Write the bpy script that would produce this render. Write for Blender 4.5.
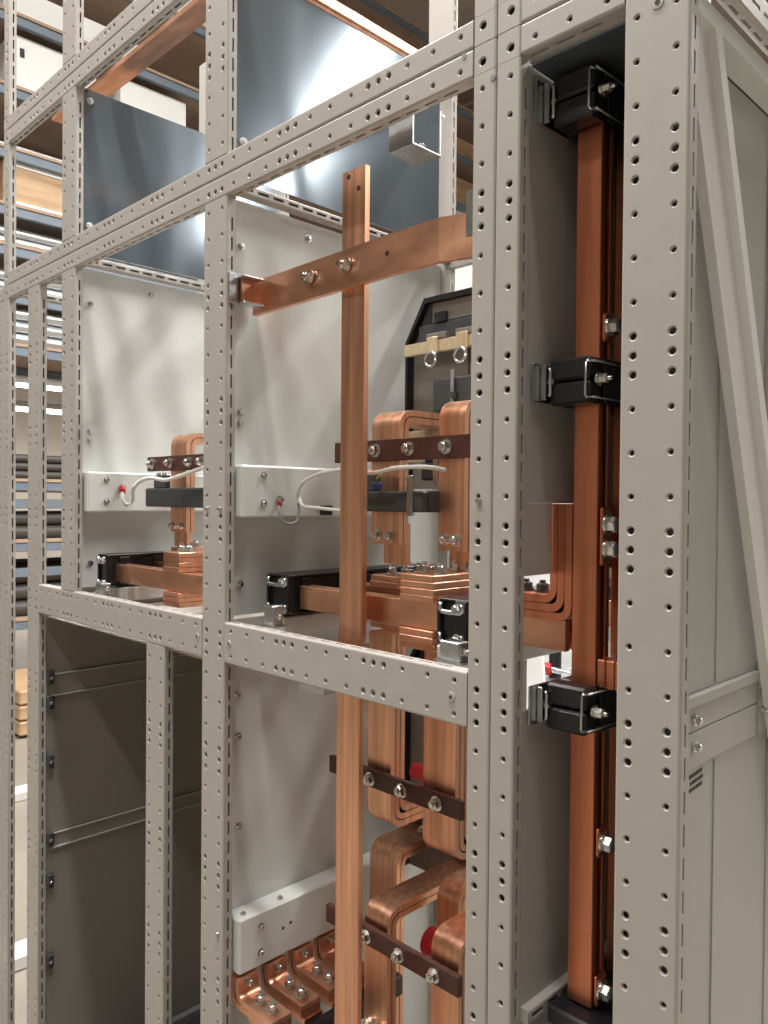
import bpy, math, random
from mathutils import Vector, Matrix
random.seed(7)
scene = bpy.context.scene
for o in list(bpy.data.objects): bpy.data.objects.remove(o)
col = scene.collection
# ------------------------------------------------------------------ camera
F = 790.86
YAW, PITCH, ROLL = (math.radians(a) for a in (45.154, -0.8209, 0.5015))
CAM = Vector((0, -0.7556, 1.55))
fw = Vector((-math.sin(YAW)*math.cos(PITCH), math.cos(YAW)*math.cos(PITCH), math.sin(PITCH)))
rt = Vector((math.cos(YAW), math.sin(YAW), 0)); up = rt.cross(fw)
c_, s_ = math.cos(ROLL), math.sin(ROLL)
rt, up = c_*rt + s_*up, -s_*rt + c_*up
cd = bpy.data.cameras.new('camera'); cam = bpy.data.objects.new('camera', cd); col.objects.link(cam)
cd.sensor_fit = 'VERTICAL'; cd.sensor_height = 24; cd.lens = F/1024*24; cd.clip_start = 0.02
cam.matrix_world = Matrix(((rt.x, up.x, -fw.x, CAM.x), (rt.y, up.y, -fw.y, CAM.y), (rt.z, up.z, -fw.z, CAM.z), (0, 0, 0, 1)))
scene.camera = cam
def at(u, v, ax, val):
    d = fw + rt*((u-384)/F) + up*((512-v)/F); i = 'xyz'.index(ax)
    return CAM + d*((val-CAM[i])/d[i])
# ------------------------------------------------------------------ light
w = bpy.data.worlds.new('world'); scene.world = w; w.use_nodes = True
w.node_tree.nodes['Background'].inputs[0].default_value = (0.86, 0.93, 1.0, 1)
w.node_tree.nodes['Background'].inputs[1].default_value = 0.3
def area(name, loc, target, sx, sy, power, color=(1, 1, 1)):
    l = bpy.data.lights.new(name, 'AREA'); l.shape = 'RECTANGLE'; l.size = sx; l.size_y = sy; l.energy = power; l.color = color
    o = bpy.data.objects.new(name, l); col.objects.link(o); o.location = loc
    o.rotation_euler = (Vector(target)-Vector(loc)).to_track_quat('-Z', 'Y').to_euler()
    return o
vs = scene.view_settings
vs.view_transform = 'Standard'; vs.look = 'None'; vs.exposure = 0.12; vs.gamma = 1; vs.use_curve_mapping = False
# ------------------------------------------------------------------ materials
def mat(name, colr, rough=0.5, metal=0.0, vary=0.0, scale=(8, 8, 8), bump=0.0, coat=0.0, emit=None, rvar=0.0, spec=0.5, col2=None, detail=4):
    m = bpy.data.materials.new(name); m.use_nodes = True; nt = m.node_tree; b = nt.nodes['Principled BSDF']
    b.inputs['Base Color'].default_value = (*colr, 1); b.inputs['Roughness'].default_value = rough; b.inputs['Metallic'].default_value = metal
    b.inputs['Specular IOR Level'].default_value = spec
    if coat: b.inputs['Coat Weight'].default_value = coat
    if emit: b.inputs['Emission Color'].default_value = (*emit[0], 1); b.inputs['Emission Strength'].default_value = emit[1]
    if vary or bump or rvar:
        tc = nt.nodes.new('ShaderNodeTexCoord'); mp = nt.nodes.new('ShaderNodeMapping'); mp.inputs['Scale'].default_value = scale
        nz = nt.nodes.new('ShaderNodeTexNoise'); nz.inputs['Scale'].default_value = 1; nz.inputs['Detail'].default_value = detail
        nt.links.new(tc.outputs['Object'], mp.inputs[0]); nt.links.new(mp.outputs[0], nz.inputs['Vector'])
        if vary:
            r = nt.nodes.new('ShaderNodeValToRGB'); r.color_ramp.elements[0].position = 0.3; r.color_ramp.elements[1].position = 0.7
            lo = col2 or tuple(c*(1-vary) for c in colr); hi = tuple(min(1, c*(1+vary*0.5)) for c in colr)
            r.color_ramp.elements[0].color = (*lo, 1); r.color_ramp.elements[1].color = (*hi, 1)
            nt.links.new(nz.outputs[0], r.inputs[0]); nt.links.new(r.outputs[0], b.inputs['Base Color'])
        if rvar:
            mr = nt.nodes.new('ShaderNodeMapRange'); mr.inputs['To Min'].default_value = rough-rvar; mr.inputs['To Max'].default_value = rough+rvar
            nt.links.new(nz.outputs[0], mr.inputs['Value']); nt.links.new(mr.outputs[0], b.inputs['Roughness'])
        if bump:
            bp = nt.nodes.new('ShaderNodeBump'); bp.inputs['Strength'].default_value = bump; bp.inputs['Distance'].default_value = 0.002
            nt.links.new(nz.outputs[0], bp.inputs['Height']); nt.links.new(bp.outputs[0], b.inputs['Normal'])
    return m
PAINT = mat('frame_paint', (0.465, 0.437, 0.408), 0.42, vary=0.03, scale=(30, 30, 30), bump=0.03)
SHADED_PANEL = mat('shaded_panel_paint', (0.46, 0.455, 0.43), 0.40, vary=0.04, scale=(6, 6, 2))  # panel grey darkened: the end frame's shade is put into the colour
PANEL = mat('panel_paint', (0.68, 0.70, 0.68), 0.36, vary=0.03, scale=(6, 6, 3), bump=0.0, rvar=0.05)
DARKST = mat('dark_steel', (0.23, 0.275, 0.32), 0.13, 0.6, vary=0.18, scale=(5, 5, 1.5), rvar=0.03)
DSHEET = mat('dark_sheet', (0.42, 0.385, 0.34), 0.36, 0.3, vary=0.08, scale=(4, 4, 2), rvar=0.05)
ZINC = mat('zinc', (0.62, 0.66, 0.68), 0.28, 1.0, vary=0.15, scale=(80, 80, 80))
BOLT = mat('bolt_zinc', (0.70, 0.70, 0.68), 0.25, 1.0, vary=0.2, scale=(120, 120, 120))
ALU = mat('white_lacquer', (0.88, 0.865, 0.875), 0.30, vary=0.02)
CU_Z = mat('copper_vertical', (0.92, 0.49, 0.32), 0.38, 1.0, vary=0.30, scale=(110, 110, 3), bump=0.05, rvar=0.07)
CU_X = mat('copper_horizontal', (0.91, 0.485, 0.325), 0.37, 1.0, vary=0.30, scale=(10, 40, 25), bump=0.05, rvar=0.08)
CU_SHADED = mat('copper_shaded', (0.72, 0.27, 0.15), 0.36, 1.0, vary=0.25, scale=(60, 60, 3), bump=0.04, rvar=0.06)  # darker, redder copper: dim surroundings of the end frame put into the colour
BROWN = mat('phenolic_brown', (0.082, 0.028, 0.018), 0.45, vary=0.25, scale=(40, 40, 40))
BLACK = mat('black_plastic', (0.012, 0.013, 0.016), 0.32, vary=0.2, scale=(40, 40, 40))
DGREY = mat('dark_grey_plastic', (0.055, 0.06, 0.065), 0.5, vary=0.1, scale=(60, 60, 60))
BROWNGREY = mat('breaker_body', (0.21, 0.19, 0.165), 0.5, vary=0.1, scale=(40, 40, 40))
BRASS = mat('yellow_zinc', (0.86, 0.74, 0.50), 0.35, 0.7, vary=0.15, scale=(90, 90, 90))
TAN = mat('tan_plate', (0.55, 0.46, 0.30), 0.5, vary=0.1, scale=(40, 40, 40))
WHITEC = mat('white_cable', (0.78, 0.78, 0.74), 0.45, vary=0.05, scale=(50, 50, 50))
GREYC = mat('grey_cable', (0.32, 0.34, 0.34), 0.5, vary=0.05, scale=(50, 50, 50))
RED = mat('red_plastic', (0.55, 0.02, 0.03), 0.4, vary=0.1, scale=(30, 30, 30))
BLUE = mat('blue_plastic', (0.03, 0.06, 0.25), 0.4, vary=0.1, scale=(30, 30, 30))
INK = mat('ink', (0.03, 0.03, 0.03), 0.7, vary=0.1, scale=(90, 90, 90))
WHITE = mat('white_sheet', (0.80, 0.80, 0.78), 0.5, vary=0.03, scale=(5, 5, 5))
WOOD = mat('plywood', (0.55, 0.37, 0.22), 0.65, vary=0.25, scale=(3, 3, 18), bump=0.05)
BOARD = mat('chip_board', (0.42, 0.30, 0.22), 0.75, vary=0.12, scale=(14, 4, 14))
RACKM = mat('rack_blue_grey', (0.16, 0.20, 0.25), 0.5, vary=0.1, scale=(5, 5, 5))
PIPE = mat('steel_stock', (0.55, 0.57, 0.58), 0.35, 0.8, vary=0.2, scale=(30, 1, 30))
DSTOCK = mat('dark_stock', (0.06, 0.055, 0.05), 0.5, vary=0.3, scale=(10, 2, 10))
CONC = mat('concrete', (0.35, 0.315, 0.26), 0.55, vary=0.12, scale=(1.2, 1.2, 1.2), rvar=0.08)
WALLM = mat('hall_wall', (0.62, 0.57, 0.50), 0.8, vary=0.06, scale=(1, 1, 1))
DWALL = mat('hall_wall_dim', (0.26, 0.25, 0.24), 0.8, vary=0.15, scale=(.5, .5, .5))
CEILM = mat('hall_ceiling', (0.56, 0.50, 0.43), 0.85, vary=0.08, scale=(0.6, 6, 1))
LAMP = mat('tube_light', (1, 1, 1), 0.5, emit=((1, 0.96, 0.9), 8.0))
# ------------------------------------------------------------------ mesh builder
class MB:
    def __init__(s): s.v = []; s.f = []; s.sm = []
    def add(s, vs_, fs, smooth=False):
        b = len(s.v); s.v += [Vector(p) for p in vs_]; s.f += [[b+i for i in f] for f in fs]; s.sm += [smooth]*len(fs)
        return s
    def box(s, x0, x1, y0, y1, z0, z1, r=0.0):
        x0, x1 = sorted((x0, x1)); y0, y1 = sorted((y0, y1)); z0, z1 = sorted((z0, z1))
        if r <= 0:
            return s.add([(x, y, z) for z in (z0, z1) for y in (y0, y1) for x in (x0, x1)],
                         [(0, 2, 3, 1), (4, 5, 7, 6), (0, 1, 5, 4), (2, 6, 7, 3), (0, 4, 6, 2), (1, 3, 7, 5)])
        r = min(r, (x1-x0)*.45, (y1-y0)*.45, (z1-z0)*.45)
        V = []; idx = {}
        L = [(x0, x1), (y0, y1), (z0, z1)]
        for a in range(3):
            for sx in (0, 1):
                for sy in (0, 1):
                    for sz in (0, 1):
                        sg = (sx, sy, sz); p = [0, 0, 0]
                        for k in range(3):
                            e = L[k][sg[k]]; p[k] = e if k == a else e + (r if sg[k] == 0 else -r)
                        idx[(a, sg)] = len(V); V.append(p)
        Fs = []
        for a in range(3):
            b, c = (a+1) % 3, (a+2) % 3
            for sa in (0, 1):
                q = []
                for sb, sc in ((0, 0), (1, 0), (1, 1), (0, 1)):
                    g = [0, 0, 0]; g[a] = sa; g[b] = sb; g[c] = sc; q.append(idx[(a, tuple(g))])
                Fs.append(q if sa else q[::-1])
            for sb in (0, 1):
                for sc in (0, 1):
                    q = []
                    for sa, ax in ((0, b), (1, b), (1, c), (0, c)):
                        g = [0, 0, 0]; g[a] = sa; g[b] = sb; g[c] = sc; q.append(idx[(ax, tuple(g))])
                    Fs.append(q if sb == sc else q[::-1])
        for sx in (0, 1):
            for sy in (0, 1):
                for sz in (0, 1):
                    g = (sx, sy, sz); q = [idx[(0, g)], idx[(1, g)], idx[(2, g)]]
                    Fs.append(q if (sx+sy+sz) % 2 else q[::-1])
        return s.add(V, Fs)
    def prism(s, pts, ext):
        """pts: ordered 3D polygon; ext: extrusion vector"""
        n = len(pts); pts = [Vector(p) for p in pts]; ext = Vector(ext)
        return s.add(pts+[p+ext for p in pts], [list(range(n))[::-1], list(range(n, 2*n))] + [(i, (i+1) % n, n+(i+1) % n, n+i) for i in range(n)])
    def cyl(s, p0, p1, r, n=12, r1=None, smooth=True):
        p0, p1 = Vector(p0), Vector(p1); a = (p1-p0).normalized(); r1 = r if r1 is None else r1
        u = a.orthogonal().normalized(); v = a.cross(u)
        ring = [(u*math.cos(2*math.pi*k/n)+v*math.sin(2*math.pi*k/n)) for k in range(n)]
        b = len(s.v)
        s.v += [p0+q*r for q in ring]+[p1+q*r1 for q in ring]
        s.f += [[b+i, b+(i+1) % n, b+n+(i+1) % n, b+n+i] for i in range(n)]; s.sm += [smooth]*n
        c = len(s.v); s.v += [q.copy() for q in s.v[b:b+2*n]]
        s.f += [[c+i for i in range(n)][::-1], [c+n+i for i in range(n)]]; s.sm += [False, False]
        return s
    def tube(s, path, r, n=8):
        path = [Vector(p) for p in path]; b = len(s.v); m = len(path); up0 = Vector((0.13, 0.21, 0.97))
        for i, p in enumerate(path):
            t = (path[min(i+1, m-1)]-path[max(i-1, 0)]).normalized(); u = t.cross(up0)
            if u.length < 1e-4: u = t.orthogonal()
            u.normalize(); v = t.cross(u)
            s.v += [p+(u*math.cos(2*math.pi*k/n)+v*math.sin(2*math.pi*k/n))*r for k in range(n)]
        for i in range(m-1):
            for k in range(n):
                s.f.append([b+i*n+k, b+i*n+(k+1) % n, b+(i+1)*n+(k+1) % n, b+(i+1)*n+k]); s.sm.append(True)
        s.f += [[b+k for k in range(n)][::-1], [b+(m-1)*n+k for k in range(n)]]; s.sm += [False, False]
        return s
    def strap(s, pts, O, A, B, W, t, fil=0.02, seg=6):
        """flat bar: centreline pts (a,b) in plane O+aA+bB, bent with fillets, thickness t, extruded along W"""
        O, A, B, W = Vector(O), Vector(A), Vector(B), Vector(W); P = [Vector(p) for p in pts]; out = []
        for i, p in enumerate(P):
            if i in (0, len(P)-1): out.append(p); continue
            d0 = (P[i-1]-p).normalized(); d1 = (P[i+1]-p).normalized(); ang = d0.angle(d1)
            if ang > math.pi-0.05: out.append(p); continue
            L = min(fil/math.tan(ang/2), (P[i-1]-p).length*.48, (P[i+1]-p).length*.48); R = L*math.tan(ang/2)
            cpt = p+(d0+d1).normalized()*(R/math.sin(ang/2)); a0 = p+d0*L; a1 = p+d1*L
            v0 = a0-cpt; v1 = a1-cpt; tot = v0.angle_signed(v1)
            for k in range(seg+1):
                an = -tot*k/seg; cs, sn = math.cos(an), math.sin(an)
                out.append(cpt+Vector((v0.x*cs-v0.y*sn, v0.x*sn+v0.y*cs)))
        n = len(out); l = []; r = []
        for i, p in enumerate(out):
            d = (out[min(i+1, n-1)]-out[max(i-1, 0)]).normalized(); q = Vector((-d.y, d.x))*(t/2)
            l.append(p+q); r.append(p-q)
        b = len(s.v)
        for off in (Vector((0, 0, 0)), W):
            for ring in (l, r): s.v += [O+A*p.x+B*p.y+off for p in ring]
        for i in range(n-1):
            s.f += [[b+i, b+i+1, b+2*n+i+1, b+2*n+i], [b+n+i+1, b+n+i, b+3*n+i, b+3*n+i+1]]; s.sm += [True, True]
        c = len(s.v); s.v += [q.copy() for q in s.v[b:b+4*n]]
        for i in range(n-1):
            s.f += [[c+i, c+n+i, c+n+i+1, c+i+1], [c+2*n+i, c+2*n+i+1, c+3*n+i+1, c+3*n+i]]; s.sm += [False, False]
        for i in (0, n-1): s.f.append([c+i, c+2*n+i, c+3*n+i, c+n+i]); s.sm.append(False)
        return s
    def sheet(s, O, A, B, la, lb, inn, holes=(), slots=(), deep=0.003, seg=12):
        """flat sheet O + a*A + b*B with real round holes (a,b,r) and slots (a,b,ha,hb), one pierced row after another along B"""
        O, A, B, inn = Vector(O), Vector(A), Vector(B), Vector(inn)
        P = lambda a, b, d=0: O+A*a+B*b+inn*d
        rows = {}
        for h in holes: rows.setdefault(round(h[1], 4), []).append(('h',)+tuple(h))
        for h in slots: rows.setdefault(round(h[1], 4), []).append(('s',)+tuple(h))
        ks = sorted(k for k in rows if 0.001 < k < lb-0.001)
        if not ks:
            return s.add([P(0, 0), P(la, 0), P(la, lb), P(0, lb)], [(0, 1, 2, 3)])
        for i, k in enumerate(ks):
            b0 = 0 if i == 0 else (ks[i-1]+k)/2; b1 = lb if i == len(ks)-1 else (k+ks[i+1])/2
            items = sorted(rows[k], key=lambda q: q[1])
            for j, it in enumerate(items):
                a0 = 0 if j == 0 else (items[j-1][1]+it[1])/2; a1 = la if j == len(items)-1 else (it[1]+items[j+1][1])/2
                ca, cb = it[1], it[2]
                if it[0] == 's':
                    ha, hb = it[3], it[4]
                    o = [(a0, b0), (a1, b0), (a1, b1), (a0, b1)]
                    q = [(ca-ha, max(cb-hb, b0)), (ca+ha, max(cb-hb, b0)), (ca+ha, min(cb+hb, b1)), (ca-ha, min(cb+hb, b1))]
                    V = [P(*p) for p in o]+[P(*p) for p in q]+[P(*p, 0.002) for p in q]
                    s.add(V, [(m, (m+1) % 4, 4+(m+1) % 4, 4+m) for m in range(4)]+[(4+m, 4+(m+1) % 4, 8+(m+1) % 4, 8+m) for m in range(4)])
                else:
                    r = it[3]; rr = r+0.0016
                    outer = []; V = []
                    angs = [2*math.pi*m/seg for m in range(seg)]
                    cor = [(a1, b1), (a0, b1), (a0, b0), (a1, b0)]; cang = [math.atan2(y-cb, x-ca) % (2*math.pi) for x, y in cor]
                    for an in angs:
                        dx, dy = math.cos(an), math.sin(an); t = 1e9
                        if dx > 1e-9: t = min(t, (a1-ca)/dx)
                        if dx < -1e-9: t = min(t, (a0-ca)/dx)
                        if dy > 1e-9: t = min(t, (b1-cb)/dy)
                        if dy < -1e-9: t = min(t, (b0-cb)/dy)
                        outer.append((ca+dx*t, cb+dy*t))
                    V = [P(*p) for p in outer]
                    for rad, dep in ((rr, 0), (r, 0.0014), (r, deep)):
                        V += [P(ca+math.cos(an)*rad, cb+math.sin(an)*rad, dep) for an in angs]
                    Fs = []
                    for m in range(seg):
                        n_ = (m+1) % seg; a_, b_ = angs[m], angs[m]+2*math.pi/seg
                        cs = [q for q in range(4) if a_+1e-6 < cang[q] < b_-1e-6]
                        f = [m]
                        for q in sorted(cs, key=lambda q: cang[q]): V.append(P(*cor[q])); f.append(len(V)-1)
                        f += [n_, seg+n_, seg+m]; Fs.append(f)
                        Fs += [(seg+m, seg+n_, 2*seg+n_, 2*seg+m), (2*seg+m, 2*seg+n_, 3*seg+n_, 3*seg+m)]
                    s.add(V, Fs)
        return s
    def profile(s, O, L, W, N, ln, wd, dep, holes=(), slot=True, r=0.003, slots_sides=(True, True), soff=0.0, fslot=False):
        """perforated steel section: face towards N at O (corner), length along L, width along W, depth dep behind"""
        O, L, W, N = Vector(O), Vector(L), Vector(W), Vector(N)
        fs_ = []
        if fslot:
            k = .02
            while k < ln-.014: fs_.append(((wd-2*r)/2, k, .0025, .0115)); k += 1/30
        s.sheet(O+W*r, W, L, wd-2*r, ln, -N, holes=[(a-r, b, q) for a, b, q in holes], slots=fs_)
        for sd in (0, 1):
            base = O+W*(0 if sd == 0 else wd); sg = 1 if sd == 0 else -1
            arc = [base+W*sg*(r-r*math.sin(t))-N*(r-r*math.cos(t)) for t in (0, .39, .79, 1.18, math.pi/2)]
            s.add(arc+[p+L*ln for p in arc], [(i, i+1, 6+i, 5+i) for i in range(4)], True)
            sl = []
            if slots_sides[sd]:
                k = 0.018+soff
                while k < ln-0.014: sl.append(((dep-r)*0.52, k, 0.0018, 0.0115)); k += 1/30
            s.sheet(base-N*r, -N, L, dep-r, ln, W*sg, slots=sl)
        s.add([O-N*dep, O-N*dep+W*wd, O-N*dep+W*wd+L*ln, O-N*dep+L*ln], [(0, 1, 2, 3)])
        for e in (0, ln):
            b = O+L*e; s.add([b+W*r, b+W*(wd-r), b+W*wd-N*r, b+W*wd-N*dep, b-N*dep, b-N*r], [(0, 1, 2, 3, 4, 5)])
        return s
    def bolt(s, p, d, r=0.0085, h=0.008, washer=True, stud=0.0):
        p, d = Vector(p), Vector(d).normalized()
        if washer: s.cyl(p, p+d*0.0025, r*1.35, 14); p = p+d*0.0025
        s.cyl(p, p+d*h, r, 6, smooth=False)
        s.cyl(p+d*h, p+d*(h+0.0012), r*0.85, 12, r*0.7)
        if stud: s.cyl(p+d*h, p+d*(h+stud), r*0.5, 8)
        return s
    def build(s, name, m, parent=None):
        me = bpy.data.meshes.new(name); off = ROOT.get(parent.name, Vector()) if parent else Vector()
        me.from_pydata([tuple(p-off) for p in s.v], [], s.f); me.update()
        if any(s.sm): me.polygons.foreach_set('use_smooth', s.sm)
        me.materials.append(m)
        o = bpy.data.objects.new(name, me); col.objects.link(o)
        if parent: o.parent = parent; ROOT[o.name] = off
        return o
ROOT = {}
X, Y, Z = Vector((1, 0, 0)), Vector((0, 1, 0)), Vector((0, 0, 1))
def thing(name, label, cat, loc, group=None):
    o = bpy.data.objects.new(name, None); col.objects.link(o); o.location = loc; o.empty_display_size = 0.05
    o['label'] = label; o['category'] = cat
    if group: o['group'] = group
    ROOT[o.name] = Vector(loc); return o
def single(mb, name, m, label, cat, group=None):
    """one-mesh thing with its origin at the middle of its base"""
    xs = [p.x for p in mb.v]; ys = [p.y for p in mb.v]; zs = [p.z for p in mb.v]
    off = Vector(((min(xs)+max(xs))/2, (min(ys)+max(ys))/2, min(zs))); mb.v = [p-off for p in mb.v]
    o = mb.build(name, m); o.location = off; o['label'] = label; o['category'] = cat
    if group: o['group'] = group
    return o
def struct(mb, name, m):
    o = mb.build(name, m); o['kind'] = 'structure'; return o
# ------------------------------------------------------------------ hall
struct(MB().box(-14, 8, -8, 14, -0.1, 0), 'floor', CONC)
struct(MB().box(-14, 8, -8, 14, 8.0, 8.1), 'ceiling', CEILM)
struct(MB().box(-14.1, -14, -8, 14, 0, 8), 'wall_left', WALLM)
struct(MB().box(-14, 8, 14, 14.1, 0, 8), 'wall_back', WALLM)
struct(MB().box(8, 8.1, -8, 14, 0, 8), 'wall_right', DWALL)
struct(MB().box(-14, 8, -8.1, -8, 0, 8), 'wall_front', WALLM)
# hall lamps: long luminaires under the roof, each with its own light
def luminaire(x, y, z, ln, power, label, along='y'):
    t = thing('strip_lamp', label, 'lamp', (x, y, z), 'strip lamps under the hall roof')
    hx, hy = (0.09, ln/2) if along == 'y' else (ln/2, 0.09)
    MB().box(x-hx, x+hx, y-hy, y+hy, z+0.046, z+0.12, 0.01).build('housing', WHITE, t)
    k = 0.7
    MB().box(x-hx*k if along == 'y' else x-hx+.03, x+hx*k if along == 'y' else x+hx-.03, y-hy+.03 if along == 'y' else y-hy*k, y+hy-.03 if along == 'y' else y+hy*k, z, z+0.045).build('diffuser', LAMP, t)
    for s in (-.4, .4):
        p = (x, y+s*ln) if along == 'y' else (x+s*ln, y)
        MB().cyl((*p, z+0.12), (*p, 8.0), 0.006, 6).build('suspension_rod', ZINC, t)
    a = area('strip_lamp_light', (x, y, z-0.03), (x, y, 0), 2*hx, 2*hy, power, (1.0, 0.97, 0.93))
    return t
def angled_lamp(p0, p1, z, power, label):
    p0, p1 = Vector((*p0, z)), Vector((*p1, z)); d = (p1-p0).normalized(); n = Vector((-d.y, d.x, 0)); c = (p0+p1)/2
    t = thing('strip_lamp', label, 'lamp', tuple(c), 'strip lamps under the hall roof')
    MB().prism([p0-n*.08+Z*.046, p0+n*.08+Z*.046, p0+n*.08+Z*.12, p0-n*.08+Z*.12], p1-p0).build('housing', WHITE, t)
    MB().prism([p0-n*.06, p0+n*.06, p0+n*.06+Z*.045, p0-n*.06+Z*.045], p1-p0).build('diffuser', LAMP, t)
    for f in (.15, .85):
        q_ = p0+(p1-p0)*f; MB().cyl(q_+Z*.12, (q_.x, q_.y, 8.0), .006, 6).build('suspension_rod', ZINC, t)
    a = area('strip_lamp_light', tuple(c-Z*.03), (c.x, c.y, 0), (p1-p0).length, .14, power, (1.0, .97, .93))
    a.rotation_euler = (0, 0, math.atan2(d.y, d.x))
angled_lamp((1.7, 3.22), (5.4, 4.92), 5.0, 95, 'long strip lamp hanging at an angle high behind the right end of the frames')
luminaire(-1.2, 2.5, 5.2, 4.4, 270, 'long strip lamp high close behind the tall frames', 'x')
luminaire(-1.2, 4.6, 5.2, 4.4, 300, 'added second strip lamp high farther behind the tall frames', 'x')  # unseen second rear lamp, added to soften shadows on the side panels
luminaire(-1.6, -0.5, 5.2, 4.4, 190, 'long strip lamp high above the front of the tall frames', 'x')
luminaire(-1.6, -2.2, 5.2, 4.4, 110, 'long strip lamp high in front of the tall frames', 'x')
luminaire(-4.4, 1.2, 6.6, 4.4, 80, 'long strip lamp high above the aisle before the storage rack', 'y')
for k, y in enumerate((1.5, 2.2)):
    luminaire(-10.5-k, y+2, at(22, (411, 387)[k], 'x', -10.5-k).z, 5.0, 90, ('lower', 'upper')[k]+' distant strip lamp seen through the gaps of the storage rack')
# ------------------------------------------------------------------ perforated frames
PZ = 1.9012      # height of a centre hole of a group of three
PX = -0.7785     # the same along the beams
BIG, SML = 0.0037, 0.0027
def pattern(a, b, c0, e=0.012):
    out = []; k = math.floor((a-c0)/.2)-1
    while c0+.2*k < b+.2:
        for d, r in ((-.02, BIG), (0, BIG), (.02, BIG), (.055, SML), (.1, SML), (.145, SML)):
            p = c0+.2*k+d
            if a+e < p < b-e: out.append((p-a, r))
        k += 1
    return out
def post(parent, x0, wd, z0, z1, front=True, name='post', slots_sides=(True, True), ends=False):
    m = MB(); cols = [0.014, wd-0.014] if wd > 0.05 else ([0.014] if slots_sides[0] else [wd-0.014])
    h = [(c, z, r) for z, r in pattern(z0, z1, PZ) for c in cols]
    if front: m.profile((x0, 0, z0), Z, X, -Y, z1-z0, wd, 0.019, h, slots_sides=slots_sides)
    else: m.profile((x0, DEP, z0), Z, X, Y, z1-z0, wd, 0.019, h, slots_sides=slots_sides)
    return m.build(name, PAINT, parent)
DEP = 0.60
def beam(parent, x0, x1, z0, ht, rows, y=0.0, name='beam', N=-Y, ss=(True, True)):
    m = MB(); h = [(c, x, r) for x, r in pattern(x0, x1, PX) for c in rows]
    m.profile((x0, y, z0), X, Z, N, x1-x0, ht, 0.019, h, slots_sides=ss)
    return m.build(name, PAINT, parent)
def depth_beam(parent, x, y0, y1, z0, ht, N=X, name='depth_beam'):
    m = MB(); h = [(ht*0.5, y, r) for y, r in pattern(y0, y1, 0.1)]
    m.profile((x, y0, z0), Y, Z, N, y1-y0, ht, 0.019, h if ht > .03 else [], slots_sides=(False, False), fslot=ht < .03)
    return m.build(name, PAINT, parent)
G = 0.0006
S1, S2 = -2.178, -0.578            # seams between the three frames side by side
P1, P2, P3, P4 = -2.013, -1.813, -1.213, -0.413   # left edges of 70 mm posts
# --- main frame (four sections), 2.10 m tall on a plinth
fa = thing('switchgear_frame', 'wide perforated grey steel switchgear frame holding the copper bars and breakers', 'frame', ((S1+S2)/2, 0.3, 0))
ZT, ZB = 2.10, 0.10
xa, xb = S1+G, S2-G
for x0, wd, z0, sd in ((xa, 0.034, ZB, (False, True)), (P1, 0.07, ZB, (True, True)), (P2, 0.07, 1.341, (True, True)), (-1.413, 0.07, ZB, (True, True)), (P3, 0.07, ZB, (True, True)), (xb-0.034, 0.034, ZB, (True, False))):
    z1 = 1.2715 if x0 == -1.413 else ZT-0.0355
    post(fa, x0, wd, z0, z1, slots_sides=sd)
for x0, wd, sd in ((xa, 0.034, (False, True)), (P1, 0.07, (True, True)), (P3, 0.07, (True, True)), (xb-0.034, 0.034, (True, False))):
    post(fa, x0, wd, ZB, ZT-0.0355, front=False, name='rear_post', slots_sides=sd)
beam(fa, xa+.035, xb-.035, ZT-0.035, 0.0344, [0.0136])
for x0 in (xa, xb-0.034):
    MB().profile((x0, 0, ZT-.035), Z, X, -Y, 0.0344, 0.034, 0.02, [(0.014 if x0 > -1 else 0.02, 0.0136, 0.0045)], slots_sides=(False, False)).build('corner_block', PAINT, fa)
beam(fa, P1+.0705, P3-.0005, 1.2715, 0.069, [0.0135, 0.0555], name='cross_beam')
beam(fa, P3+.0705, xb-.0345, 1.2715, 0.069, [0.0135, 0.0555], name='cross_beam')
beam(fa, xa+.035, xb-.035, ZT-0.035, 0.0344, [0.0136], y=DEP, N=Y, name='rear_beam')
for x0, w_ in ((xa, .034), (P1, .07), (P2, .07), (P3, .07)): depth_beam(fa, x0+w_+0.001, 0.022, DEP-0.02, ZT-0.024, 0.0175)
MB().box(xa+.01, xb-.01, 0.012, DEP-.012, 0, ZB-.002, 0.003).build('plinth', DGREY, fa)
def bolts(parent, pts, d, r=0.006, h=0.005, name='bolt', m=None, **k):
    for p in pts: MB().bolt(p, d, r, h, **k).build(name, m or BOLT, parent)
PXP = 0.040
PXA = 0.062   # panels sit this far right of the post's left edge (a few mm inside its side)
def side_panel(parent, x, y0, y1, z0, z1, m=None, name='side_panel'):
    return MB().box(x, x+0.002, y0, y1, z0, z1).build(name, m or PANEL, parent)
for x0 in (P2, P3):
    xp = x0+PXP
    side_panel(fa, xp, 0.021, DEP-.02, 1.345, ZT-.026)
    bolts(fa, [(xp+.002, .048, 1.995), (xp+.002, .20, 2.045), (xp+.002, .048, 1.703), (xp+.002, .048, 1.684), (xp+.002, .050, 1.40)], X, .0048, .004)
side_panel(fa, P3+PXP, 0.021, DEP-.02, ZB+.01, 1.339)
bolts(fa, [(P3+PXP+.002, .046, 1.205), (P3+PXP+.002, .048, 1.13), (P3+PXP+.002, .050, .97)], X, .0048, .004)
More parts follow.
